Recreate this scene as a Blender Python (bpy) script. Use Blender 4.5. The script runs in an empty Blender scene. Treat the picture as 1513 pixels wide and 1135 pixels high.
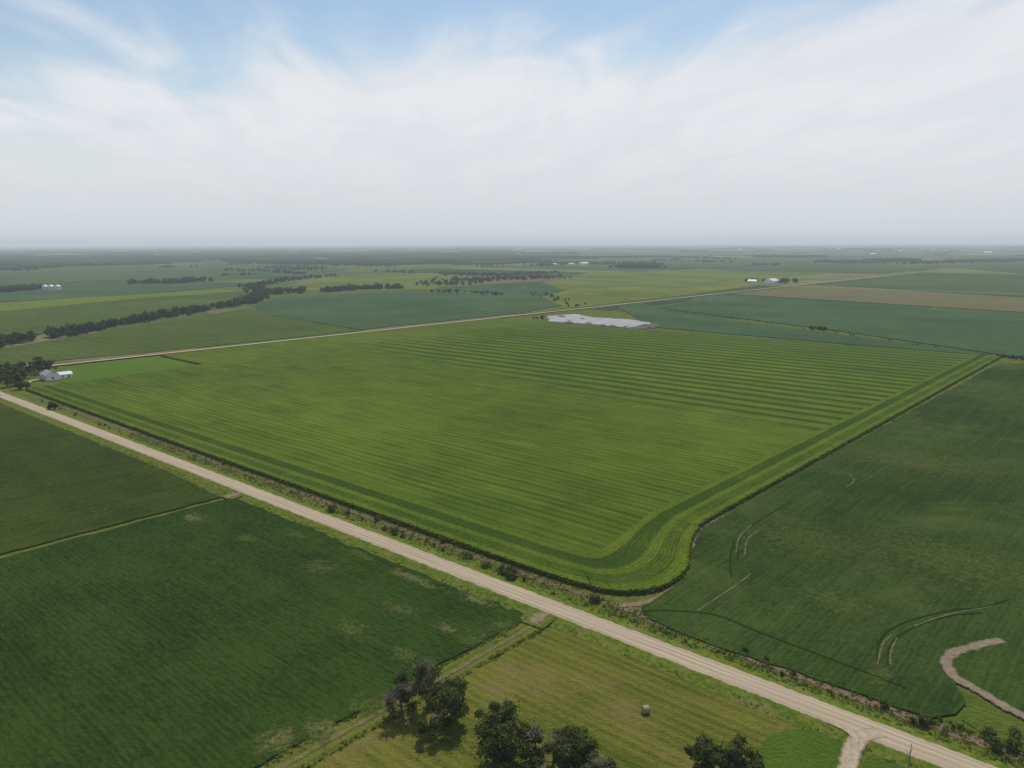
import bpy, bmesh, math, random
import numpy as np
from mathutils import Matrix, Vector
random.seed(4); R = np.random.default_rng(7)
scene = bpy.context.scene
# ---------------------------------------------------------------- camera
# world X runs along the near gravel road, world Y across it (section grid)
FPX = 1151.0; YAW = math.radians(41.4); PITCH = math.atan(208.5/FPX); H = 100.0
M = Matrix.Rotation(YAW,3,'Z') @ Matrix.Rotation(math.pi/2-PITCH,3,'X') @ Matrix.Rotation(math.radians(-0.17),3,'Z')
cd = bpy.data.cameras.new("camera"); cam = bpy.data.objects.new("camera", cd)
scene.collection.objects.link(cam); cam.matrix_world = Matrix.Translation((0,0,H)) @ M.to_4x4()
cd.sensor_width = 36; cd.lens = FPX/1513*36; cd.clip_start = 1; cd.clip_end = 200000
scene.camera = cam
def P(px,py,z=0.0):
    """survey: photo bearing -> position on level ground"""
    d = M @ Vector(((px-756.5)/FPX, -(py-567.5)/FPX, -1.0))
    t = (H-z)/(-d.z) if d.z < -1e-5 else 1e6
    return (d.x*t, d.y*t)
# ---------------------------------------------------------------- node helpers
class NT:
    def __init__(s, nt): s.nt = nt; s.nt.nodes.clear()
    def n(s, t, **k):
        o = s.nt.nodes.new(t)
        for a,b in k.items(): setattr(o,a,b)
        return o
    def set(s, sock, v):
        if isinstance(v, bpy.types.NodeSocket): s.nt.links.new(v, sock)
        elif v is not None:
            if isinstance(v,(tuple,list)) and sock.type=='RGBA' and len(v)==3: v = (*v,1)
            sock.default_value = v
    def m(s, op, a, b=None, c=None, clamp=False):
        o = s.n('ShaderNodeMath', operation=op, use_clamp=clamp)
        for i,v in enumerate((a,b,c)):
            if v is not None: s.set(o.inputs[i], v)
        return o.outputs[0]
    def vm(s, op, a, b):
        o = s.n('ShaderNodeVectorMath', operation=op); s.set(o.inputs[0],a); s.set(o.inputs[1],b); return o.outputs[0]
    def noise(s, vec, scale, detail=3, rough=.5, dist=0):
        o = s.n('ShaderNodeTexNoise'); s.set(o.inputs['Vector'],vec)
        o.inputs['Scale'].default_value=scale; o.inputs['Detail'].default_value=detail
        o.inputs['Roughness'].default_value=rough; o.inputs['Distortion'].default_value=dist
        return o.outputs[0]
    def mix(s, f, a, b):
        o = s.n('ShaderNodeMix', data_type='RGBA'); s.set(o.inputs[0],f); s.set(o.inputs[6],a); s.set(o.inputs[7],b); return o.outputs[2]
    def rng(s, v, a, b, c=0., d=1., smooth=True):
        o = s.n('ShaderNodeMapRange', interpolation_type='SMOOTHSTEP' if smooth else 'LINEAR')
        for i,x in enumerate((v,a,b,c,d)): s.set(o.inputs[i],x)
        return o.outputs[0]
    def xyz(s, v):
        o = s.n('ShaderNodeSeparateXYZ'); s.set(o.inputs[0],v); return o.outputs
    def comb(s,x,y,z=0.):
        o = s.n('ShaderNodeCombineXYZ')
        for i,v in enumerate((x,y,z)): s.set(o.inputs[i],v)
        return o.outputs[0]
    def finish(s, col, rough=.85, spec=0, height=None, bstr=.5, bdist=.3, trans=0, alpha=None):
        if spec>0:
            p = s.n('ShaderNodeBsdfPrincipled'); s.set(p.inputs['Base Color'],col)
            p.inputs['Roughness'].default_value=rough; p.inputs['Specular IOR Level'].default_value=spec
        else:
            p = s.n('ShaderNodeBsdfDiffuse'); s.set(p.inputs[0],col)
        if height is not None:
            b = s.n('ShaderNodeBump'); b.inputs['Strength'].default_value=bstr; b.inputs['Distance'].default_value=bdist
            s.set(b.inputs['Height'],height); s.set(p.inputs['Normal'],b.outputs[0])
        out = p.outputs[0]
        if trans:
            t = s.n('ShaderNodeBsdfTranslucent'); s.set(t.inputs[0],col)
            x = s.n('ShaderNodeMixShader'); x.inputs[0].default_value=trans
            s.set(x.inputs[1],out); s.set(x.inputs[2],t.outputs[0]); out=x.outputs[0]
        if alpha is not None:
            t = s.n('ShaderNodeBsdfTransparent'); x = s.n('ShaderNodeMixShader'); s.set(x.inputs[0],alpha)
            s.set(x.inputs[1],t.outputs[0]); s.set(x.inputs[2],out); out=x.outputs[0]
        o = s.n('ShaderNodeOutputMaterial'); s.set(o.inputs[0],out)
def newmat(name):
    m = bpy.data.materials.new(name); m.use_nodes=True; return m, NT(m.node_tree)
def pos(t): return t.n('ShaderNodeNewGeometry').outputs['Position']
def uvn(t):
    o = t.n('ShaderNodeUVMap'); return o.outputs[0]

def crop(name, dark, light, axis='X', per=4.6, row=.18, big=1.2, mid=.9, streak=.9, fine=.7,
         patch=None, pamt=0., pscale=.02, plo=.58, phi=.7, use_uv=False, bands=None, extra=None, bstr=.8, near=True, fscale=.8, row2=0., per2=1.5):
    m,t = newmat(name)
    p = uvn(t) if use_uv else pos(t)
    x,y,_ = t.xyz(p)
    al,ac = (x,y) if axis=='X' else (y,x)
    warp = t.m('MULTIPLY', t.m('SUBTRACT', t.noise(p,.012,2), .5), 5.0)
    acw = t.m('ADD', ac, warp) if not use_uv else ac
    rw = t.m('SINE', t.m('MULTIPLY', acw, 2*math.pi/per))
    st = t.noise(t.comb(t.m('MULTIPLY',al,.018), t.m('MULTIPLY',acw,.30)), 1.0, 3, .6)
    bg = t.noise(p,.0065,3,.55); md = t.noise(p,.05,4,.6)
    f = t.m('MULTIPLY_ADD', t.m('SUBTRACT',bg,.5), big*2, .5)
    fn = t.noise(t.comb(t.m('MULTIPLY',al,.6),t.m('MULTIPLY',ac,1.5)),fscale,4,.8) if near else None
    for v,k in ((md,mid),(st,streak),(fn,fine)):
        if v is not None: f = t.m('MULTIPLY_ADD', t.m('SUBTRACT',v,.5), k, f)
    f = t.m('MULTIPLY_ADD', rw, row*.5, f)
    if row2: f = t.m('MULTIPLY_ADD', t.m('SINE', t.m('MULTIPLY', acw, 2*math.pi/per2)), row2*.5, f)
    if bands: f = t.m('ADD', f, bands(t,x,y,p))
    f = t.m('ADD', f, 0., clamp=True)
    col = t.mix(f,dark,light)
    if patch:
        pf = t.m('MULTIPLY', t.rng(t.noise(p,pscale,6,.7,.6), plo, phi), pamt)
        col = t.mix(pf,col,patch)
    if extra: col = extra(t,x,y,p,col)
    if near:
        t.finish(col, height=t.noise(p,1.3,2,.7), bstr=bstr, bdist=.9)
    else: t.finish(col)
    return m
# ---------------------------------------------------------------- mesh helpers
def obj(name, verts, faces, mats, midx=None, smooth=False, parent=None):
    me = bpy.data.meshes.new(name); me.from_pydata(verts if isinstance(verts,list) else verts.tolist(), [], faces if isinstance(faces,list) else faces.tolist())
    for mm in (mats if isinstance(mats,(list,tuple)) else [mats]): me.materials.append(mm)
    if midx is not None: me.polygons.foreach_set('material_index', np.asarray(midx,dtype=np.int32))
    if smooth: me.polygons.foreach_set('use_smooth',[True]*len(me.polygons))
    me.update(); o = bpy.data.objects.new(name, me); scene.collection.objects.link(o)
    if parent: o.parent = parent
    return o
def dens(pts, step, jit):
    out=[]; n=len(pts)
    for i in range(n):
        a=np.array(pts[i],float); b=np.array(pts[(i+1)%n],float); L=np.linalg.norm(b-a)
        k=max(1,min(int(L/step),900))
        for j in range(k):
            q=a+(b-a)*j/k
            if j: q=q+R.normal(0,jit,2)
            out.append(tuple(q))
    return out
def slab(name, pts, z0, z1, mat, step=None, jit=0.):
    if step: pts=dens(pts,step,jit)
    a=sum(pts[i][0]*pts[(i+1)%len(pts)][1]-pts[(i+1)%len(pts)][0]*pts[i][1] for i in range(len(pts)))
    if a<0: pts=pts[::-1]
    n=len(pts)
    v=[(x,y,z1) for x,y in pts]; f=[tuple(range(n))]
    if z1-z0>.15:
        v+=[(x,y,z0) for x,y in pts]; f+=[(i,i+n,(i+1)%n+n,(i+1)%n) for i in range(n)]
    return obj(name,v,f,mat)
def catmull(pts, sub=8):
    p=[np.array(q,float) for q in pts]; p=[2*p[0]-p[1]]+p+[2*p[-1]-p[-2]]; out=[]
    for i in range(1,len(p)-2):
        for j in range(sub):
            t=j/sub
            out.append(.5*((2*p[i])+(-p[i-1]+p[i+1])*t+(2*p[i-1]-5*p[i]+4*p[i+1]-p[i+2])*t*t+(-p[i-1]+3*p[i]-3*p[i+1]+p[i+2])*t**3))
    out.append(p[-2]); return np.array(out)
def strip(name, A, B, z, mat, nx=1, width=None, zprof=None, zends=None):
    A=np.array(A); B=np.array(B); n=len(A)
    L=np.r_[0,np.cumsum(np.linalg.norm(np.diff(A,axis=0),axis=1))]
    v=[];uv=[]
    for i in range(n):
        for k in range(nx+1):
            s=k/nx; q=A[i]*(1-s)+B[i]*s
            zz=zprof(s) if zprof else z
            if zends: zz=zends[0]+(zends[1]-zends[0])*L[i]/L[-1]
            v.append((q[0],q[1],zz)); uv.append((L[i], s*(width if width else np.linalg.norm(B[i]-A[i]))))
    f=[(i*(nx+1)+k, i*(nx+1)+k+1,(i+1)*(nx+1)+k+1,(i+1)*(nx+1)+k) for i in range(n-1) for k in range(nx)]
    o=obj(name,v,f,mat); ul=o.data.uv_layers.new(name="UVMap")
    o.data.uv_layers[0].data.foreach_set('uv', np.array([uv[l.vertex_index] for l in o.data.loops]).ravel())
    if o.data.polygons[0].normal.z<0: o.data.flip_normals()
    return o
def ribbon(name, pts, w, z, mat, sub=8, nx=1, zprof=None, zends=None):
    c=catmull(pts,sub); d=np.gradient(c,axis=0); d/=np.linalg.norm(d,axis=1)[:,None]
    nrm=np.c_[-d[:,1],d[:,0]]
    return strip(name, c-nrm*w/2, c+nrm*w/2, z, mat, nx, w, zprof, zends)
def pts_px(l): return [P(*q) for q in l]
# ---------------------------------------------------------------- materials
def m_ground():
    m,t=newmat("grass_verge"); p=pos(t)
    f=t.rng(t.noise(p,.12,5,.65),.35,.65); g=t.rng(t.noise(p,.9,3,.7),.35,.65)
    c=t.mix(f,(.045,.078,.010),(.115,.135,.020)); c=t.mix(t.m('MULTIPLY',g,.5),c,(.14,.145,.035))
    x,y,_=t.xyz(p)
    far=t.noise(p,.0016,3,.6); c=t.mix(t.m('MULTIPLY',t.rng(far,.42,.6,0,.6),t.rng(y,600,1200)),c,(.045,.08,.03))
    t.finish(c,height=t.noise(p,.9,2,.7),bstr=.8,bdist=.5); return m
GRASS=m_ground()
def m_path(name,w,col=(.17,.125,.08),cover=.5,amp=1.6,scale=.3,al=1.,soft=.2):
    """ragged bare-soil strip that breaks up toward its edges (UV v in metres)"""
    m,t=newmat(name); p=pos(t); _,v,_z=t.xyz(uvn(t))
    d=t.rng(t.noise(p,.7,5,.75),.3,.7); c=t.mix(d,tuple(c*.78 for c in col),tuple(c*1.16 for c in col))
    e=t.m('SUBTRACT',1.,t.m('ABSOLUTE',t.m('SUBTRACT',t.m('MULTIPLY',v,2./w),1.)))
    a=t.rng(t.m('ADD',e,t.m('MULTIPLY',t.m('SUBTRACT',t.noise(p,scale,5,.75),.5),amp*2)),1-cover-soft,1-cover+soft)
    t.finish(c,alpha=t.m('MULTIPLY',a,al)); return m
def m_gravel(yc=None,xc=None,half=3.4):
    m,t=newmat("gravel_road_surface"); p=pos(t); x,y,_=t.xyz(p)
    a,al=(t.m('SUBTRACT',y,yc),x) if yc is not None else (t.m('SUBTRACT',x,xc),y)
    d=t.m('ABSOLUTE',a)
    dn=t.m('ADD',d,t.m('MULTIPLY',t.m('SUBTRACT',t.noise(p,.35,5,.7),.5),2.0))
    edge=t.rng(dn,half-.3,half+.4)
    tr=t.m('MULTIPLY_ADD',t.m('COSINE',t.m('MULTIPLY',a,2*math.pi/1.75)),.5,.5)
    sl=t.noise(t.comb(t.m('MULTIPLY',al,.03),t.m('MULTIPLY',a,1.3)),1.,4,.65)
    f=t.m('ADD',t.m('MULTIPLY',t.m('SUBTRACT',sl,.5),2.0),t.m('MULTIPLY_ADD',tr,.40,.34),clamp=True)
    c=t.mix(f,(.27,.21,.14),(.49,.405,.29)); c=t.mix(t.rng(t.noise(p,2.5,4,.8),.3,.7,0,.35),c,(.32,.26,.18))
    gr=t.mix(t.rng(t.noise(p,.8,4,.7),.35,.65),(.06,.10,.012),(.14,.16,.024))
    gr=t.mix(t.rng(t.noise(p,.15,4,.6),.52,.68,0,.6),gr,(.18,.15,.07))
    t.finish(t.mix(edge,c,gr),height=t.noise(p,1.5,3,.8),bstr=.5,bdist=.15); return m
def m_plain(name,col,rough=.7,var=.2,scale=1.,spec=.2):
    m,t=newmat(name); p=pos(t)
    c=t.mix(t.noise(p,scale,4,.7),tuple(x*(1-var) for x in col),tuple(min(1,x*(1+var)) for x in col))
    t.finish(c,rough=rough,spec=spec); return m
def m_leaf(name,dark,light,scale=.5,trans=.3):
    m,t=newmat(name); p=pos(t)
    f=t.rng(t.noise(p,scale,4,.75),.36,.64)
    t.finish(t.mix(f,dark,light),trans=trans); return m
LEAF=m_leaf("leaves",(.040,.066,.012),(.150,.170,.042),.5,.45)
LEAF2=m_leaf("leaves_far",(.024,.048,.013),(.062,.094,.024),.08,.3)
WEED=m_leaf("weeds",(.055,.095,.012),(.15,.17,.03),.4,.4)
DRY=m_leaf("dry_twigs",(.15,.13,.095),(.28,.25,.19),.5,.1)
BARK=m_plain("bark",(.10,.085,.065),.9,.4,3)
WHITE=m_plain("white_siding",(.72,.72,.70),.6,.06,2); ROOFG=m_plain("grey_roof",(.28,.29,.30),.6,.15,2)
ROOFM=m_plain("metal_roof",(.62,.64,.66),.4,.08,2); DARK=m_plain("dark_glass",(.03,.035,.04),.2,.1,1,.5)
RUB=m_plain("rubber",(.02,.02,.02),.8,.1); BALE=m_plain("hay",(.33,.26,.14),.95,.35,6)
# ---------------------------------------------------------------- ground
g=60000
obj("ground",[(-g,-g,0),(g,-g,0),(g,g,0),(-g,g,0)],[(0,1,2,3)],GRASS)
# distant patchwork of sections
pal=[(.040,.078,.036),(.048,.088,.042),(.072,.102,.026),(.090,.120,.030),(.054,.088,.026),(.112,.132,.040),(.125,.115,.06),(.034,.064,.026),(.06,.096,.030)]
verts=[];faces=[];cols=[];edges=[]
def rect(x0,x1,y0,y1,d):
    w,h=x1-x0,y1-y0
    if d>0 and (w>500 or h>500 or random.random()<.3) and max(w,h)>220:
        s=random.choice([.5,.5,.35,.65,.25,.75])
        if (w>h) ^ (random.random()<.25): rect(x0,x0+w*s,y0,y1,d-1); rect(x0+w*s,x1,y0,y1,d-1)
        else: rect(x0,x1,y0,y0+h*s,d-1); rect(x0,x1,y0+h*s,y1,d-1)
        return
    c=random.choice(pal); v=random.uniform(.82,1.18)
    if x1>-700 and y0<900: return
    n=len(verts); k=4
    verts.extend([(x0+k,y0+k,.06),(x1-k,y0+k,.06),(x1-k,y1-k,.06),(x0+k,y1-k,.06)]); faces.append((n,n+1,n+2,n+3))
    cols.append((*[q*v for q in c],1))
    edges.append(((x0,y0),(x1,y0))); edges.append(((x0,y0),(x0,y1)))
SX=[-710+1609*k for k in range(-16,6)]; SY=[158+1609*k for k in range(0,17)]
for x in SX[:-1]:
    for y in SY[:-1]:
        rect(x+8,x+1601,y+8,y+1601,4)
m,t=newmat("field_patchwork"); at=t.n('ShaderNodeAttribute',attribute_name="Col"); p=pos(t)
b=t.rng(t.noise(p,.006,5,.65),.3,.7); st=t.rng(t.noise(t.vm('MULTIPLY',p,(.002,.03,0)),1,3,.6),.3,.7)
sc=t.m('ADD',.72,t.m('ADD',t.m('MULTIPLY',b,.32),t.m('MULTIPLY',st,.26)))
col=t.vm('MULTIPLY',at.outputs['Color'],t.comb(sc,sc,sc)); t.finish(col); PATCH=m
o=obj("distant_fields",verts,faces,PATCH)
ca=o.data.color_attributes.new("Col",'FLOAT_COLOR','CORNER')
ca.data.foreach_set('color',np.repeat(np.array(cols),4,axis=0).ravel())

# ---------------------------------------------------------------- crops near
Y0=158.3
def main_bands(t,x,y,p):
    yw=t.m('ADD',y,t.m('MULTIPLY',t.m('SUBTRACT',t.noise(p,.008,2),.5),7))
    s=t.m('MULTIPLY_ADD',t.m('SINE',t.m('MULTIPLY',yw,2*math.pi/17.)),.5,.5)
    s=t.m('ADD',s,t.m('MULTIPLY',t.m('SUBTRACT',t.noise(p,.03,3),.5),.4))
    dk=t.rng(s,.4,.95)
    # hybrid stripes only in the far half, starting further out toward the west
    mk=t.m('ADD',y,t.m('MULTIPLY',t.m('ADD',x,140),.12))
    mask=t.m('MULTIPLY',t.rng(mk,380,450),t.rng(t.m('ADD',x,t.m('MULTIPLY',y,-.25)),-850,-600))
    return t.m('MULTIPLY_ADD',t.m('MULTIPLY',dk,mask),-1.15,t.m('MULTIPLY',mask,.15))
CORN=crop("corn_main",(.040,.074,.008),(.122,.165,.016),'X',4.6,.32,.6,.8,1.5,1.4,bands=main_bands,
          extra=lambda t,x,y,p,c: t.mix(t.rng(y,600,800,0,.25),c,(.06,.11,.035)))
def hb(t,x,y,p):
    # v 0 = outer edge, 19 = inner edge
    a=t.rng(y,2.5,3.5); b_=t.rng(y,7.0,8.0); a2=t.m('SUBTRACT',a,b_)
    c=t.rng(y,10,11); d=t.rng(y,15.5,16.5); c2=t.m('SUBTRACT',c,d)
    return t.m('ADD',t.m('ADD',t.m('MULTIPLY',a2,-.40),t.m('MULTIPLY',c2,-.66)),.15)
HEAD=crop("corn_headland",(.034,.066,.008),(.122,.165,.016),'X',.95,.3,.3,1.0,.6,2.4,use_uv=True,bands=hb)
outer=[(-606,176),(-420,174.5),(-200,174),(-150,174),(-128,175),(-116.6,177.7),(-110,185),(-108,195),(-110,207),(-117,221),(-123,238),(-125,262),(-125,420),(-125,785)]
inner=[(-606,194),(-420,193),(-200,193),(-160,193),(-147,193.1),(-140.5,193.6),(-138,195),(-137.6,199),(-138.5,208),(-140.5,220),(-143,236),(-144,262),(-144,420),(-144,785)]
OA=catmull(outer,24); IA=catmull(inner,24)
jo=OA+R.normal(0,.16,OA.shape)
strip("corn_headland_rows",jo,IA,1.45,HEAD,8,19)
slab("corn_field",[tuple(q) for q in IA]+[(-400,778),(-560,768),(-700,765),(-700,313),(-618,311),(-606,205)],0,1.4,CORN)
# stalks seen from the side along the headland
n=len(jo); v=[(x,y,1.45) for x,y in jo]+[(x+random.uniform(-.2,.2),y+random.uniform(-.2,.2),0) for x,y in jo]
obj("corn_field_edge",v,[(i,i+n,i+n+1,i+1) for i in range(n-1)],m_leaf("corn_stalks",(.07,.11,.012),(.16,.20,.03),1.5,.5))

SOYN=crop("soy_near",(.013,.032,.005),(.036,.068,.010),'X',3.0,.08,.8,1.5,.9,3.2,patch=(.060,.080,.016),pamt=.6,pscale=.022,plo=.55,phi=.78,row2=.28,per2=1.52,fscale=.55)
slab("soybean_field",dens([(-281,150),(-281,-250),(-127,-250),(-127,150)],4,.5),0,.45,SOYN)
DCORN=crop("corn_dark",(.022,.040,.006),(.056,.080,.011),'Y',3.0,.15,.8,1.3,1.0,3.0,row2=.25,fscale=.55)
slab("corn_field",dens([(-1000,149),(-1000,-300),(-284.5,-300),(-284.5,146.5),(-330,149)],3,.3),0,.6,DCORN)
SOYR=crop("soy_right",(.021,.046,.009),(.056,.088,.017),'Y',3.0,.12,1.4,1.4,1.1,2.4,patch=(.085,.105,.026),pamt=.75,pscale=.013,plo=.52,phi=.7,row2=.2,fscale=.55)
right=pts_px([(1476,537),(1300,633),(1120,733),(1038,781),(1023,812),(1018,848),(994,870),(948,899),(962,918),(1050,954),(1200,1004),(1300,1038),(1375,1063),(1412,1057),(1426,1042),(1412,1009),(1450,1029),(1513,1064),(1620,1125)])
slab("soybean_field",dens(right+[(700,150),(700,700),(-70,775)],3,.35),0,.45,SOYR)
HAY=crop("hay_meadow",(.064,.086,.012),(.155,.148,.028),'X',2.6,.38,.9,1.5,1.5,2.2,patch=(.18,.135,.055),pamt=.75,pscale=.05,plo=.50,phi=.68)
slab("hay_meadow",dens([(-119,150.5),(-52,150.5),(-48,140),(-47,-100),(-119,-100)],3,.4),0,.10,HAY)
LAWN=crop("lawn",(.06,.115,.010),(.105,.175,.016),'X',2.,.1,.5,.9,.3,.9)
slab("yard_grass",dens([(-699,205),(-614,205),(-620,309),(-699,309)],4,.5),0,.12,LAWN)
LAWN2=crop("lawn_b",(.046,.088,.010),(.088,.135,.016),'X',2.,.1,.5,1.4,.3,2.2)
slab("yard_grass",dens(pts_px([(1118,1110),(1135,1090),(1160,1078),(1215,1080),(1250,1092),(1258,1100),(1246,1120),(1238,1140),(1100,1150)]),1.5,.2),0,.14,LAWN2)
slab("yard_grass",dens(pts_px([(1275,1128),(1290,1110),(1320,1112),(1400,1150),(1270,1160)]),1.5,.2),0,.14,LAWN2)

# mid fields
k_=dict(near=False)
TEAL=crop("soy_teal",(.034,.070,.028),(.062,.106,.042),'X',9,.15,1.0,1.0,1.1,**k_)
TEAL2=crop("soy_teal_b",(.042,.076,.026),(.074,.108,.038),'X',22,.35,1.0,1.0,1.1,**k_)
OLIVE=crop("corn_olive",(.044,.072,.014),(.082,.112,.022),'X',14,.25,.9,1.0,1.0,**k_)
PAST=crop("pasture",(.076,.108,.016),(.142,.162,.030),'X',30,.25,1.4,1.4,.8,patch=(.05,.085,.018),pamt=.7,pscale=.012,**k_)
BROWN=crop("brown_field",(.105,.100,.040),(.14,.13,.060),'X',25,.3,.7,.6,.9,**k_)
BRIGHT=crop("bright_corn",(.080,.122,.015),(.128,.168,.022),'X',20,.3,.7,.7,.9,**k_)
Z=[.2]
def fld(mat,l,h=.5,name="crop_field"):
    Z[0]+=.03; slab(name,pts_px(l),0,Z[0]+h,mat)
fld(TEAL,[(985,462),(960,451),(905,450),(965,484),(1200,505),(1445,525),(1465,524),(1205,490)])
fld(OLIVE,[(0,541),(235,520),(530,489),(380,462),(372,455),(230,478),(0,516),(-120,530),(-120,548)],.3,"corn_field")
fld(TEAL,[(374,454),(384,463),(532,488),(720,468),(770,463),(830,452),(800,441),(690,434),(590,431),(420,438),(395,445)],.5,"soybean_field")
fld(PAST,[(770,464),(1044,433),(900,422),(850,425),(800,440),(832,453)],.2,"pasture")
fld(PAST,[(1046,432),(1160,417),(1090,405),(880,401),(800,418),(830,428)],.2,"pasture")
fld(BRIGHT,[(1120,420),(1200,412),(1080,404),(940,401)],.4)
fld(TEAL,[(1030,440),(1075,436),(1513,470),(1700,480),(1700,545),(1513,530),(1240,490),(985,457)],.5,"soybean_field")
fld(BROWN,[(1080,435),(1200,421),(1513,441),(1600,446),(1600,466),(1513,462)],.4)
fld(TEAL2,[(1205,420),(1330,405),(1600,418),(1600,443),(1513,439)],.4)
fld(OLIVE,[(0,505),(370,440),(365,432),(210,440),(0,460)],.4,"corn_field")
fld(BRIGHT,[(0,461),(210,441),(365,431),(330,428),(0,448)],.4,"corn_field")
fld(TEAL,[(0,447),(190,437),(290,428),(390,420),(250,415),(0,424)],.4)
fld(TEAL2,[(0,422),(260,413),(420,408),(300,388),(60,390),(0,395)],.4)
fld(TEAL,[(310,412),(440,408),(520,398),(400,387),(310,390)],.4)
fld(PAST,[(400,432),(470,408),(640,404),(700,412),(640,428),(480,430)],.2,"pasture")
fld(TEAL,[(900,392),(1100,400),(1300,404),(1390,396),(1100,384),(960,384)],.3)
fld(TEAL,[(1400,395),(1480,387),(1600,392),(1600,405),(1513,405)],.3)
# ---------------------------------------------------------------- roads, ditch
def rp(s):  # crowned road on a low embankment
    a=abs(s-.5)*16
    return .85-.02*a if a<3.6 else max(.05,.78-(a-3.6)*.19)
xs=np.linspace(-2400,300,400)
A=np.c_[xs,np.full_like(xs,Y0-8)];B=np.c_[xs,np.full_like(xs,Y0+8)]
strip("gravel_road",A,B,0,m_gravel(yc=Y0),16,16,rp)
ys=np.linspace(Y0+5,9000,300)
strip("gravel_road",np.c_[np.full_like(ys,-714.5),ys],np.c_[np.full_like(ys,-705.5),ys],.95,m_gravel(xc=-710.,half=3.0))
for yy in (158+1609,158+3218):
    xs2=np.linspace(-9000,2500,50); strip("gravel_road",np.c_[xs2,np.full_like(xs2,yy-4)],np.c_[xs2,np.full_like(xs2,yy+4)],1.0,m_gravel(yc=float(yy),half=3.))
DRV=m_path("driveway_gravel",6.,(.38,.31,.215),.64,.35,.4)
ribbon("driveway",pts_px([(1300,1087),(1276,1093),(1261,1108),(1252,1140),(1246,1180)]),5.,.86,m_path("driveway_gravel_a",5.,(.38,.31,.215),.64,.35,.4),12)
ribbon("driveway",pts_px([(1222,1070),(1247,1081),(1262,1094),(1262,1112)]),2.6,.90,m_path("driveway_gravel_b",2.6,(.38,.31,.215),.6,.4,.5),12)
ribbon("farm_lane",pts_px([(30,577),(45,565),(62,562)]),6,.9,DRV)
ribbon("ditch",[(-560,171.3),(-400,171),(-250,171),(-150,170.8),(-108,171.8)],4.2,.10,m_path("ditch_bank",4.2,(.15,.11,.065),.45,1.3,.2),30)
ribbon("ditch",[(-112,172.3),(-100,170.8),(-80,170),(-40,169.4),(20,169.2),(120,168)],4.4,.12,m_path("ditch_bank_bare",4.4,(.18,.13,.082),.60,1.2,.25),30)
ribbon("field_gully",pts_px([(915,896),(955,890),(992,873),(1014,850),(1019,812),(1034,781),(1070,762)]),3.6,.14,m_path("gully",3.6,(.20,.15,.095),.62,1.,.3),16)
ribbon("eroded_wash",pts_px([(1480,948),(1440,957),(1408,967),(1398,984),(1416,1006),(1450,1026),(1513,1062),(1570,1090)]),4.4,.50,m_path("wash_soil",4.4,(.22,.175,.12),.58,.8,.3),16)
slab("grassy_bank",dens(pts_px([(1428,1046),(1412,1014),(1450,1036),(1513,1071),(1600,1115),(1560,1130),(1480,1100),(1420,1064)]),1.5,.2),0,.18,crop("bank_grass",(.050,.085,.012),(.125,.15,.024),'X',2.,.1,.5,1.6,.4,2.4))
LANE=crop("lane_grass",(.062,.088,.012),(.145,.155,.028),'Y',2.,.5,.5,1.2,.8,2.2)
slab("grass_lane",[(-126.5,150),(-126.5,-250),(-119.5,-250),(-119.5,150)],0,.07,LANE)
ribbon("dirt_track",[(-123,152),(-122.7,120),(-123.2,80),(-123,40)],2.2,.13,m_path("track",2.2,(.19,.15,.085),.40,1.4,.3,.8),12)
ENT=m_path("entrance",7.,(.27,.215,.14),.46,1.4,.4,.8)
for ex in (-124,-283):
    ribbon("field_entrance",[(ex,154.8),(ex,151.5),(ex+.3,148)],7,.8,ENT,4,zends=(.80,.50))
    ribbon("grass_approach",[(ex,154.4),(ex,151.5),(ex+.3,147)],8.5,.8,LANE,4,zends=(.72,.40))
# gravel lot (far)
lot=pts_px([(808,468),(850,465),(875,470),(930,473),(962,478),(966,483),(930,486),(875,480),(812,476)])
slab("gravel_lot",dens(lot,6,1.2),0,1.0,m_plain("pale_gravel",(.33,.33,.335),.8,.5,.05,0))
# weedy/bare patches in beans
def m_patch(name,c1,c2):
    m,t=newmat(name); p=pos(t); u=t.vm('SUBTRACT',uvn(t),(.5,.5,0)); o=t.n('ShaderNodeVectorMath',operation='LENGTH'); t.set(o.inputs[0],u)
    r=t.m('SUBTRACT',1.,t.m('MULTIPLY',o.outputs['Value'],2.))
    a=t.m('MULTIPLY',t.rng(t.m('ADD',r,t.m('MULTIPLY',t.m('SUBTRACT',t.noise(p,.35,6,.8),.5),2.8)),.35,.85),t.rng(r,0,.3))
    t.finish(t.mix(t.rng(t.noise(p,1.2,3,.7),.35,.65),c1,c2),alpha=t.m('MULTIPLY',a,.75)); return m
PT=m_patch("sparse_beans",(.05,.085,.012),(.18,.165,.065))
PT2=m_patch("thin_beans",(.035,.070,.010),(.10,.12,.028))
def patch(px,py,w,h,mat,z=.50):
    x,y=P(px,py,.4); Z[0]+=.001
    o=obj("sparse_patch",[(x-w,y-h,z+Z[0]*.01),(x+w,y-h,z+Z[0]*.01),(x+w,y+h,z+Z[0]*.01),(x-w,y+h,z+Z[0]*.01)],[(0,1,2,3)],mat)
    o.data.uv_layers.new(name="UVMap"); o.data.uv_layers[0].data.foreach_set('uv',[0,0,1,0,1,1,0,1])
for q in [(661,928,6,5,PT),(365,796,9,6,PT2),(285,765,12,6,PT),(470,838,12,8,PT2),(610,855,20,4,PT),(700,885,16,3.5,PT),(410,1095,9,8,PT),(470,1078,9,7,PT),(540,1040,9,9,PT2),(600,968,9,6,PT2),(590,900,14,6,PT2),(520,930,14,8,PT2),
          (700,945,9,9,PT2),(740,925,8,9,PT2),(1240,890,24,16,PT2),(1200,800,44,34,PT2),(1300,1000,6,10,PT2),(1420,830,60,40,PT2),(1350,680,70,50,PT2),(440,790,12,4,PT2),(530,820,16,4,PT2)]: patch(*q)
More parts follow.
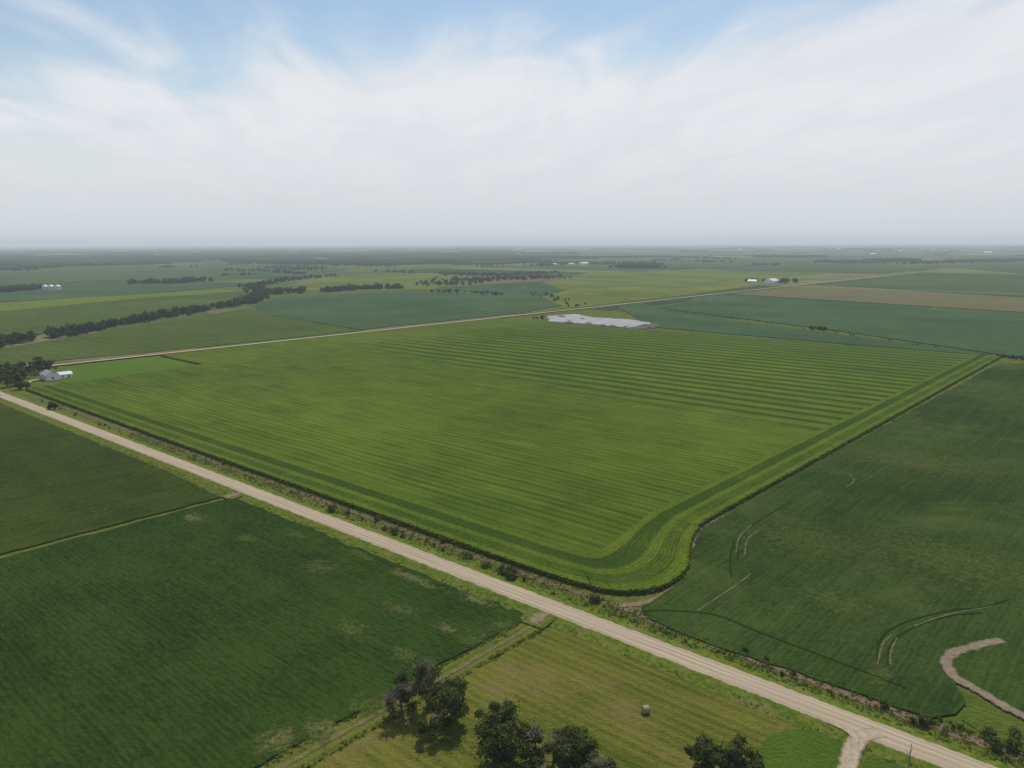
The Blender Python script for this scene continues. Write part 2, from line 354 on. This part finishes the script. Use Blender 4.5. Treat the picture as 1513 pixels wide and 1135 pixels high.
TRK=m_path("wheel_track",.9,(.16,.135,.07),.48,1.2,.5,.8)
mt,tt=newmat("track_dark"); tt.finish(tt.mix(tt.noise(pos(tt),.5,4,.7),(.008,.024,.004),(.022,.045,.008)))
for l in ([(1090,830),(1092,800),(1110,780),(1140,760),(1170,742)],[(1080,855),(1079,825),(1085,800)],[(1296,985),(1300,950),(1330,925),(1400,905),(1450,900),(1492,888)],
          [(1312,985),(1316,955),(1345,932),(1400,913),(1450,908)],[(950,905),(1000,905),(1060,912),(1130,940),(1250,985),(1340,1020)]):
    ribbon("wheel_track",pts_px(l),.6,.53,mt,12)
for l in ([(1100,822),(1104,800),(1120,786)],[(1296,985),(1304,955),(1318,940)],[(1315,985),(1316,965),(1325,945)],[(1088,818),(1092,797),(1110,778)],[(1350,928),(1400,911),(1470,898)],
          [(1225,702),(1250,700),(1262,712),(1250,722)],[(1245,686),(1300,682),(1370,690),(1440,702)],[(1350,632),(1400,640),(1450,636)],[(1030,905),(1080,872),(1110,850)]):
    ribbon("bare_track",pts_px(l),.9,.55,TRK,12)
# ---------------------------------------------------------------- foliage
def leafquads(cs, rs, n, size, squash=1.):
    cs=np.asarray(cs,float); rs=np.asarray(rs,float); k=len(cs)
    d=R.normal(size=(k,n,3)); d/=np.linalg.norm(d,axis=2,keepdims=True)
    rr=rs[:,None,None]*R.uniform(.25,1.,(k,n,1))**.6*(1+R.normal(0,.2,(k,n,1)))
    off=d*rr; off[...,2]*=squash; c=(cs[:,None,:]+off).reshape(-1,3)
    nn=d.reshape(-1,3)*.5+R.normal(size=(k*n,3))*.6; nn[:,2]+=.5; nn/=np.linalg.norm(nn,axis=1,keepdims=True)
    a=np.cross(nn,R.normal(size=nn.shape)); a/=np.linalg.norm(a,axis=1,keepdims=True); b=np.cross(nn,a)
    s=(np.asarray(size)*R.uniform(.6,1.3,len(c)))[:,None]*.5
    v=np.stack([c-a*s-b*s*.7,c+a*s-b*s*.7,c+a*s*.8+b*s,c-a*s*.6+b*s*.8],1).reshape(-1,3)
    v[:,2]=np.maximum(v[:,2],.05)
    return v, np.arange(len(v)).reshape(-1,4)
def cone(V,F,a,b,r0,r1,k=6):
    a=Vector(a);b=Vector(b);d=(b-a).normalized(); u=d.orthogonal().normalized(); w=d.cross(u); n=len(V)
    for c,r in ((a,r0),(b,r1)):
        for i in range(k):
            q=c+(u*math.cos(6.2832*i/k)+w*math.sin(6.2832*i/k))*r; V.append(tuple(q))
    for i in range(k): F.append((n+i,n+(i+1)%k,n+k+(i+1)%k,n+k+i))
def tree(x,y,h,r,leafn=150,size=.42,mat=LEAF,nc=22,bare=0,name="tree",z=0.1):
    V=[];F=[]; lean=(random.uniform(-.5,.5),random.uniform(-.5,.5))
    th=h*.28; top=(x+lean[0],y+lean[1],z+th); cone(V,F,(x,y,z),top,h*.035,h*.024,8)
    cone(V,F,top,(x+lean[0]*2,y+lean[1]*2,z+h*.75),h*.024,h*.008)
    cs=[];rs=[]
    for i in range(nc):
        an=random.uniform(0,6.283); q=random.uniform(.05,1)**.6*r*.85; zz=random.uniform(.28,.9)*h
        q*=math.sqrt(max(.15,1-((zz/h-.52)/.5)**2))
        c=(x+lean[0]+math.cos(an)*q,y+lean[1]+math.sin(an)*q,z+zz); cs.append(c); rs.append(random.uniform(.14,.36)*r)
        cone(V,F,(x+lean[0]*1.2,y+lean[1]*1.2,z+th+random.uniform(0,.35)*max(.1,zz-th)),c,h*.012,h*.003,5)
    nb=len(F)
    lv,lf=leafquads(cs,rs,leafn,size,.8); lf=lf+len(V); allv=V+lv.tolist(); allf=F+lf.tolist(); mi=[0]*nb+[1]*len(lf)
    if bare:
        TV=[];TF=[]
        for i in range(bare):
            c=random.choice(cs); d=Vector((random.uniform(-1,1),random.uniform(-1,1),random.uniform(.2,1.3))).normalized()*random.uniform(1.5,3.2)
            e=Vector(c)+d; cone(TV,TF,c,tuple(e),.09,.03,4)
            for j in range(5):
                d2=Vector((random.uniform(-1,1),random.uniform(-1,1),random.uniform(-.2,1))).normalized()*random.uniform(.6,1.6); s=Vector(c)+d*random.uniform(.3,1)
                cone(TV,TF,tuple(s),tuple(s+d2),.045,.02,3)
        n=len(allv); allv+=TV; allf+=[tuple(q+n for q in f) for f in TF]; mi+=[2]*len(TF)
    return obj(name,allv,allf,[BARK,mat,DRY],mi)
def mass(name,pts,n,size,mat,lobes=3):
    """pts: (x,y,h,r) many plants as one object"""
    cs=[];rs=[];sz=[]
    for x,y,h,r in pts:
        for i in range(lobes):
            an=random.uniform(0,6.28); q=random.uniform(0,.6)*r
            cs.append((x+math.cos(an)*q,y+math.sin(an)*q,h*random.uniform(.3,.68))); rs.append(r*random.uniform(.5,.85)); sz+= [size*r/5.]*n
    v,f=leafquads(cs,rs,n,np.array(sz),.95); return obj(name,v,f,mat)
# foreground trees
for (px,py,h,r,nc,bare) in [(596,1062,9,4.4,14,60),(632,1048,11,4.6,16,70),(668,1068,9.5,5.4,32,6),(640,1092,5,3.0,10,10),(735,1125,12,6.2,40,6),(748,1155,11,5.4,28,0),(787,1138,9,4.2,16,50),
                             (818,1150,9,4.6,15,50),(850,1144,10,4.6,32,0),(885,1175,8,4.,18,30),(1040,1158,8.5,4.6,30,3),(1092,1158,8.5,4.8,30,3)]:
    x,y=P(px,py); tree(x,y,h,r,170,.40,LEAF,nc,bare)
# farmstead trees
for i in range(22):
    px=random.uniform(-60,38); py=random.uniform(552,574); x,y=P(px,py); tree(x,y,random.uniform(8,13),random.uniform(4,6.5),45,1.1,LEAF,14)
for px,py,h,r in [(62,553,12,7),(74,552,11,6),(56,549,12,6),(40,573,4,3),(80,606,5,3.4),(30,576,5,4)]:
    x,y=P(px,py); tree(x,y,h,r,60,1.0,LEAF,16)
def along(l,n,jx,h0,h1):
    pts=np.array(pts_px(l)); L=np.r_[0,np.cumsum(np.linalg.norm(np.diff(pts,axis=0),axis=1))]; out=[]
    for i in range(n):
        s=random.uniform(0,L[-1]); x=np.interp(s,L,pts[:,0])+random.gauss(0,jx); y=np.interp(s,L,pts[:,1])+random.gauss(0,jx)
        h=random.uniform(h0,h1); out.append((x,y,h,h*random.uniform(.42,.62)))
    return out
T=along([(-60,523),(0,511),(100,496),(180,480),(280,462),(375,447),(385,436)],380,6,5,12)
T+=along([(375,447),(385,432),(370,424),(440,413),(500,408)],130,12,8,13)
T+=along([(395,436),(420,434),(450,433)],26,8,9,16)+along([(480,432),(530,428),(590,427)],90,8,7,14)+along([(640,432),(700,433),(740,437)],40,8,4,8)
T+=along([(0,433),(30,430),(60,428)],60,10,9,14)+along([(190,420),(260,419),(295,416)],80,14,9,15)+along([(330,400),(400,402),(450,406)],70,10,8,12)
T+=along([(912,396),(970,396)],130,22,11,14)+along([(915,393),(965,392)],110,30,11,14)
T+=along([(650,422),(700,414),(760,413),(810,410)],190,36,6,12)+along([(660,405),(720,408),(800,404)],120,38,6,12)+along([(780,432),(830,445),(860,455)],26,15,3,7)
T+=along([(790,474),(800,470)],5,6,3,6)+along([(1150,419),(1165,417)],16,12,9,13)+along([(1105,417),(1120,417)],8,12,8,12)
T+=along([(985,458),(1205,488),(1350,510),(1500,530)],60,3,1.,2.5)+along([(1200,487),(1215,488)],8,4,4,6)+along([(1470,527),(1510,531)],20,3,2,4)
T+=along([(1340,391),(1400,388),(1445,386)],90,40,10,14)+along([(1000,381),(1040,382)],50,40,10,14)+along([(720,388),(800,386)],90,50,10,15)
mass("creek_treeline",T,38,1.9,LEAF2)
# hedgerows + woods further out
F2=[]
def inview(x,y):
    fx=-math.sin(YAW)*x+math.cos(YAW)*y; sx=math.cos(YAW)*x+math.sin(YAW)*y
    return fx>1900 and abs(sx)<.74*fx
for (a,b_) in edges:
    mx,my=(a[0]+b_[0])/2,(a[1]+b_[1])/2
    if not inview(mx,my): continue
    sx=math.cos(YAW)*mx+math.sin(YAW)*my; dist=math.hypot(mx,my)
    pr=.22 if sx<.05*dist else .10
    if dist<3500: pr*=.5
    if random.random()<pr:
        L=math.hypot(b_[0]-a[0],b_[1]-a[1]); f0=random.uniform(0,.3); f1=random.uniform(f0+.4,1)
        for i in range(int(L*(f1-f0)/(11 if dist<6000 else 20))):
            s=random.uniform(f0,f1); h=random.uniform(6,11); F2.append((a[0]+(b_[0]-a[0])*s+random.gauss(0,6),a[1]+(b_[1]-a[1])*s+random.gauss(0,6),h,h*.7))
for i in range(110):   # farm groves
    d=random.uniform(3000,14000); an=random.uniform(-.6,.6)
    x=-math.sin(YAW-an)*d; y=math.cos(YAW-an)*d
    for j in range(random.randint(8,26)):
        h=random.uniform(7,12); F2.append((x+random.gauss(0,60),y+random.gauss(0,25),h,h*.65))
mass("distant_trees",F2,8,4.2,LEAF2,2)
# woodland masses: ragged canopies
WOOD=m_leaf("woodland",(.020,.042,.014),(.045,.075,.022),.02,0)
def wood(cx,cy,w,h_,ang,ht):
    n=40; pts=[]
    ph=[random.uniform(0,6.28) for _ in range(4)]
    for i in range(n):
        a=6.2832*i/n; q=1+.22*math.sin(2*a+ph[0])+.15*math.sin(5*a+ph[1])+.1*math.sin(9*a+ph[2])
        X=math.cos(a)*w*q; Yy=math.sin(a)*h_*q; pts.append((cx+X*math.cos(ang)-Yy*math.sin(ang),cy+X*math.sin(ang)+Yy*math.cos(ang)))
    v=[];f=[]
    for k,(s,z) in enumerate(((1,0),(.99,ht*.75),(.93,ht),(.6,ht*1.1),(.3,ht))):
        for (x,y) in pts: v.append((cx+(x-cx)*s,cy+(y-cy)*s,z*random.uniform(.8,1.15)))
    for k in range(4):
        for i in range(n): f.append((k*n+i,k*n+(i+1)%n,(k+1)*n+(i+1)%n,(k+1)*n+i))
    f.append(tuple(range(4*n,5*n))); return v,f
V=[];F=[]
for i in range(560):
    d=3800*math.exp(random.uniform(0,2.3)); an=random.uniform(-.62,.62)
    if an>.0 and d<11000 and random.random()<.85: continue
    if an>.0 and random.random()<.5: continue
    x=-math.sin(YAW-an)*d; y=math.cos(YAW-an)*d
    v,f=wood(x,y,random.uniform(120,480)*(d/8000)**.3,random.uniform(40,150),random.choice([0,math.pi/2,YAW+random.uniform(-.4,.4),YAW]),random.uniform(9,16))
    n=len(V); V+=v; F+=[tuple(q+n for q in ff) for ff in f]
obj("woodland",V,F,WOOD)
# shrubs & weeds in the verge
S=[]
for i in range(80):
    x=-560+ random.random()**.8*700; y=random.choice([167.2,169.5,172.2,166])+random.gauss(0,.7)
    h=random.uniform(.6,1.7); S.append((x,y,h,h*.7))
for px,py,h in [(750,852,4.0),(757,856,3.),(742,848,2.8),(584,790,2.6),(490,755,3.2),(653,803,2.2),(556,770,2.),(690,825,2.),(717,838,2.),(878,888,2.6),(1367,1072,2.5),(1305,1048,2.),(1458,1090,2.6),(1475,1108,2.6),(1500,1110,3),(1497,1090,2.4)]:
    x,y=P(px,py); S+=[(x+random.gauss(0,.5),y+random.gauss(0,.5),h,h*.6) for _ in range(2)]
mass("verge_shrubs",S,50,1.3,LEAF,3)
W=[]
for i in range(5200):
    x=random.uniform(-420,40); s=random.random()
    y=random.uniform(164.5,173.4) if s<.75 else (random.uniform(150.5,153.4) if s<.9 else random.uniform(162.6,165))
    h=random.uniform(.15,.6); W.append((x,y,h,h*1.2))
for i in range(900):
    x=random.uniform(-112,30); y=random.uniform(164,173); h=random.uniform(.2,.7); W.append((x,y,h,h*1.1))
for i in range(700):
    W.append((random.choice([-126.4,-119.6])+random.gauss(0,.5),random.uniform(20,150),random.uniform(.2,.6),.6))
mass("verge_weeds",W,7,2.0,WEED,2)
# individual corn plants ragging the outer rows
seg=np.linalg.norm(np.diff(OA,axis=0),axis=1); L=np.r_[0,np.cumsum(seg)]
cs=[]
for i in range(7000):
    s=random.uniform(0,1)*L[-1]; x=np.interp(s,L,OA[:,0]); y=np.interp(s,L,OA[:,1]); cs.append((x+random.gauss(0,.3),y+random.gauss(0,.3),random.uniform(.3,1.5)))
v,f=leafquads(cs,[.35]*len(cs),4,.5); obj("corn_plants",v,f,m_leaf("corn_leaves",(.07,.11,.012),(.16,.20,.03),.6,.5))
# ---------------------------------------------------------------- buildings
def box(name,x0,x1,y0,y1,z0,z1,mat,par):
    v=[(x,y,z) for z in (z0,z1) for y in (y0,y1) for x in (x0,x1)]
    return obj(name,v,[(0,2,3,1),(4,5,7,6),(0,1,5,4),(2,6,7,3),(0,4,6,2),(1,3,7,5)],mat,parent=par)
def building(name,x,y,L,Wd,hw,hr,rot=0,wall=WHITE,roof=ROOFG,wins=3,door=True):
    e=bpy.data.objects.new(name,None); scene.collection.objects.link(e)
    l,w=L/2,Wd/2
    v=[(-l,-w,0),(l,-w,0),(l,w,0),(-l,w,0),(-l,-w,hw),(l,-w,hw),(l,w,hw),(-l,w,hw),(-l,0,hw+hr),(l,0,hw+hr)]
    obj("walls",v,[(0,1,5,4),(2,3,7,6),(1,2,6,9,5),(3,0,4,8,7)],wall,parent=e)
    o=.5; s=hr/w; zz=hw-o*s+.05; k=.18
    v=[(-l-o,-w-o,zz),(l+o,-w-o,zz),(l+o,0,hw+hr+.05),(-l-o,0,hw+hr+.05),(l+o,w+o,zz),(-l-o,w+o,zz)]
    v+=[(a,b,c+k) for a,b,c in v]
    obj("roof",v,[(6,7,8,9),(9,8,10,11),(0,3,2,1),(3,5,4,2),(0,1,7,6),(4,5,11,10),(1,2,8,7),(2,4,10,8),(0,6,9,3),(3,9,11,5)],roof,parent=e)
    for sgn in (-1,1):
        for i in range(wins):
            cx=-l+L*(i+.5)/wins
            if door and sgn==-1 and i==wins//2: box("door",cx-.6,cx+.6,sgn*w-.04,sgn*w+.04,.1,2.2,DARK,e)
            else: box("window",cx-.6,cx+.6,sgn*w-.04,sgn*w+.04,1.1,2.3,DARK,e)
    box("gable_window",l-.03,l+.04,-.7,.7,1.2,2.5,DARK,e)
    e.location=(x,y,.1); e.rotation_euler=(0,0,rot); return e
x,y=P(74,561); building("white_farmhouse",x,y,13,9,4.2,2.6,0,WHITE,ROOFG)
x,y=P(95,558); building("white_garage",x,y,9,7,2.8,1.6,math.pi/2,WHITE,ROOFM,2)
x,y=P(46,551); building("farm_house",x,y,13,9,4.5,3,.0,m_plain("tan_siding",(.42,.38,.32)),ROOFG)
x,y=P(1140,419); building("white_barn",x,y,40,22,7,5,math.pi/2,WHITE,ROOFM,4)
x,y=P(1112,418); building("farm_shed",x,y,22,12,5,3,0,WHITE,ROOFM,3)
for px,py,s in [(862,391,50),(845,391,30),(820,391,25),(495,381,40),(1330,372,60),(1225,368,60),(1240,368,50),(1092,369,60),(1290,376,40),(1460,374,60)]:
    x,y=P(px,py); building("farm_building",x,y,s,s*.5,s*.13,s*.09,random.choice([0,1.57]),WHITE,ROOFM,3)
GAL=m_plain("galvanised_steel",(.55,.57,.6),.4,.1,1,.5)
for px,py in [(67,429),(76,429),(86,429)]:
    x,y=P(px,py); V=[];F=[]; cone(V,F,(x,y,0),(x,y,9),6,6,24); cone(V,F,(x,y,9),(x,y,12.5),6.3,.8,24); cone(V,F,(x,y,12.5),(x,y,13.2),.8,.8,24)
    F.append(tuple(range(len(V)-24,len(V)))); obj("grain_bin",V,F,GAL)
# ---------------------------------------------------------------- bale
def bale(px,py):
    x,y=P(px,py); bm=bmesh.new(); bmesh.ops.create_cone(bm,cap_ends=True,segments=28,radius1=.85,radius2=.85,depth=1.5)
    bmesh.ops.bevel(bm,geom=[e for e in bm.edges if len(e.link_faces)==2 and abs(e.verts[0].co.z-e.verts[1].co.z)<1e-4],offset=.12,segments=2,affect='EDGES')
    for v in bm.verts: v.co+=Vector((random.gauss(0,.012),random.gauss(0,.012),random.gauss(0,.02)))
    me=bpy.data.meshes.new("hay_bale"); bm.to_mesh(me); bm.free(); me.materials.append(BALE); o=bpy.data.objects.new("hay_bale",me); scene.collection.objects.link(o)
    o.rotation_euler=(math.pi/2,0,math.radians(-30)); o.location=(x,y,.9)
bale(954,1054)
# ---------------------------------------------------------------- pickup
def pickup(x,y,z,rot,col):
    e=bpy.data.objects.new("pickup_truck",None); scene.collection.objects.link(e)
    prof=[(-2.7,.5),(-2.7,1.15),(-.6,1.18),(-.35,1.85),(.9,1.85),(1.45,1.2),(2.6,1.05),(2.75,.8),(2.75,.5)]
    n=len(prof); v=[(a,-.95,b) for a,b in prof]+[(a,.95,b) for a,b in prof]
    for i in (3,4): v[i]=(v[i][0],-.75,v[i][2]); v[i+n]=(v[i+n][0],.75,v[i+n][2])
    f=[tuple(range(n)),tuple(range(2*n-1,n-1,-1))]+[(i,i+n,(i+1)%n+n,(i+1)%n) for i in range(n)]
    obj("body",v,f,col,parent=e)
    obj("windscreen",[(1.42,-.82,1.25),(1.42,.82,1.25),(.97,.70,1.82),(.97,-.70,1.82)],[(0,1,2,3)],DARK,parent=e).location=(.03,0,.01)
    for s in (-1,1):
        box("side_window",-.3,.95,s*.88-.02,s*.88+.02,1.28,1.72,DARK,e)
        for wx in (-1.7,1.75):
            V=[];F=[]; cone(V,F,(wx,s*.8,.4),(wx,s*1.0,.4),.4,.4,16); F+= [tuple(range(16)),tuple(range(16,32))]; obj("wheel",V,F,RUB,parent=e)
    box("bed_floor",-2.6,-.7,-.8,.8,1.14,1.2,RUB,e)
    e.location=(x,y,z); e.rotation_euler=(0,0,rot)
x,y=P(16,583); pickup(x,157.0,.85,0,WHITE)
x,y=P(842,476); pickup(x,y,1.0,.4,WHITE); x,y=P(925,484); pickup(x,y,1.0,1.2,WHITE)
# spoil piles beside lot
V=[];F=[]
for px,py,s in [(955,484,9),(945,486,7),(935,487,6),(965,482,6),(830,469,5),(840,478,5),(905,483,4),(890,482,4),(920,486,5),(870,479,4),(860,472,3)]:
    x,y=P(px,py); n=len(V); k=14
    for rr,zz in ((1,.8),(.6,s*.2+1.),(.2,s*.35+1.)):
        for i in range(k): a=6.283*i/k; q=s*rr*random.uniform(.8,1.2); V.append((x+math.cos(a)*q*1.5,y+math.sin(a)*q,zz))
    for r_ in range(2):
        for i in range(k): F.append((n+r_*k+i,n+r_*k+(i+1)%k,n+(r_+1)*k+(i+1)%k,n+(r_+1)*k+i))
    F.append(tuple(range(n+2*k,n+3*k)))
obj("spoil_pile",V,F,m_plain("soil",(.12,.105,.08),.9,.3,.3))
# dead snag near driveway
x,y=P(1342,1140); V=[];F=[]; cone(V,F,(x,y,.1),(x+.1,y,6),.13,.05,8)
for i in range(9):
    zz=random.uniform(2.5,5.6); cone(V,F,(x,y,zz),(x+random.uniform(-1,1),y+random.uniform(-1,1),zz+random.uniform(.3,1.)),.05,.02,4)
obj("dead_tree",V,F,DRY)
# ---------------------------------------------------------------- haze layer
m=bpy.data.materials.new("haze"); m.use_nodes=True; t=NT(m.node_tree)
SIG=8e-5; hz=(.50,.57,.625)
ab=t.n('ShaderNodeVolumeAbsorption'); ab.inputs[0].default_value=(0,0,0,1); ab.inputs[1].default_value=SIG
em=t.n('ShaderNodeEmission'); em.inputs[0].default_value=(*hz,1); em.inputs[1].default_value=SIG  # haze glows by itself: emission stands in for daylight scattered in the air
ad=t.n('ShaderNodeAddShader'); t.set(ad.inputs[0],ab.outputs[0]); t.set(ad.inputs[1],em.outputs[0])
o=t.n('ShaderNodeOutputMaterial'); t.set(o.inputs['Volume'],ad.outputs[0])
s=58000; z0,z1=-20,200
v=[(x,y,z) for z in (z0,z1) for y in (-s,s) for x in (-s,s)]
obj("haze",v,[(0,2,3,1),(4,5,7,6),(0,1,5,4),(2,6,7,3),(0,4,6,2),(1,3,7,5)],m)
# ---------------------------------------------------------------- light, sky
SE=math.radians(57); HD=math.radians(90+41.4-10)
sd=Vector((math.cos(HD)*math.cos(SE),math.sin(HD)*math.cos(SE),math.sin(SE)))
sl=bpy.data.lights.new("sun",'SUN'); sl.energy=3.2; sl.angle=math.radians(.6); sl.color=(1,.94,.84)
so=bpy.data.objects.new("sun",sl); scene.collection.objects.link(so); so.rotation_euler=sd.to_track_quat('Z','Y').to_euler(); so.location=(0,0,300)
w=bpy.data.worlds.new("World"); scene.world=w; w.use_nodes=True; t=NT(w.node_tree)
sky=t.n('ShaderNodeTexSky',sky_type='NISHITA'); sky.sun_disc=False; sky.sun_elevation=SE; sky.sun_rotation=math.atan2(sd.x,sd.y); sky.altitude=200; sky.air_density=1.3; sky.dust_density=.3
tc=t.n('ShaderNodeTexCoord').outputs['Generated']
rot=t.n('ShaderNodeVectorRotate',rotation_type='Z_AXIS'); t.set(rot.inputs['Vector'],tc); rot.inputs['Angle'].default_value=-YAW
x,y,z=t.xyz(rot.outputs[0]); zc=t.m('ADD',t.m('MAXIMUM',z,0.),.10)
u=t.m('DIVIDE',x,zc); vv=t.m('DIVIDE',y,zc)
pl=t.comb(t.m('MULTIPLY',t.m('ADD',u,t.m('MULTIPLY',vv,.12)),1.0),t.m('MULTIPLY',vv,.40),7.9)
n1=t.noise(pl,.9,4,.5,.6); n2=t.noise(pl,2.4,5,.55,.7)
c=t.m('ADD',t.m('MULTIPLY',n1,.7),t.m('MULTIPLY',n2,.3))
th=t.rng(z,.09,.28,.22,-.085,False)
cov=t.rng(t.m('ADD',c,th),.36,.60)
cl=t.mix(t.rng(n2,.3,.7),(.74,.77,.81),(.81,.83,.86))
cl=t.mix(t.rng(z,0.,.15),(.68,.71,.735),cl)
b1=t.n('ShaderNodeBackground'); t.set(b1.inputs[0],sky.outputs[0]); b1.inputs[1].default_value=.10
b2=t.n('ShaderNodeBackground'); t.set(b2.inputs[0],cl); b2.inputs[1].default_value=1.
mx=t.n('ShaderNodeMixShader'); t.set(mx.inputs[0],cov); t.set(mx.inputs[1],b1.outputs[0]); t.set(mx.inputs[2],b2.outputs[0])
o=t.n('ShaderNodeOutputWorld'); t.set(o.inputs[0],mx.outputs[0])
vs=scene.view_settings; vs.view_transform='Standard'; vs.look='None'; vs.exposure=0; vs.gamma=1
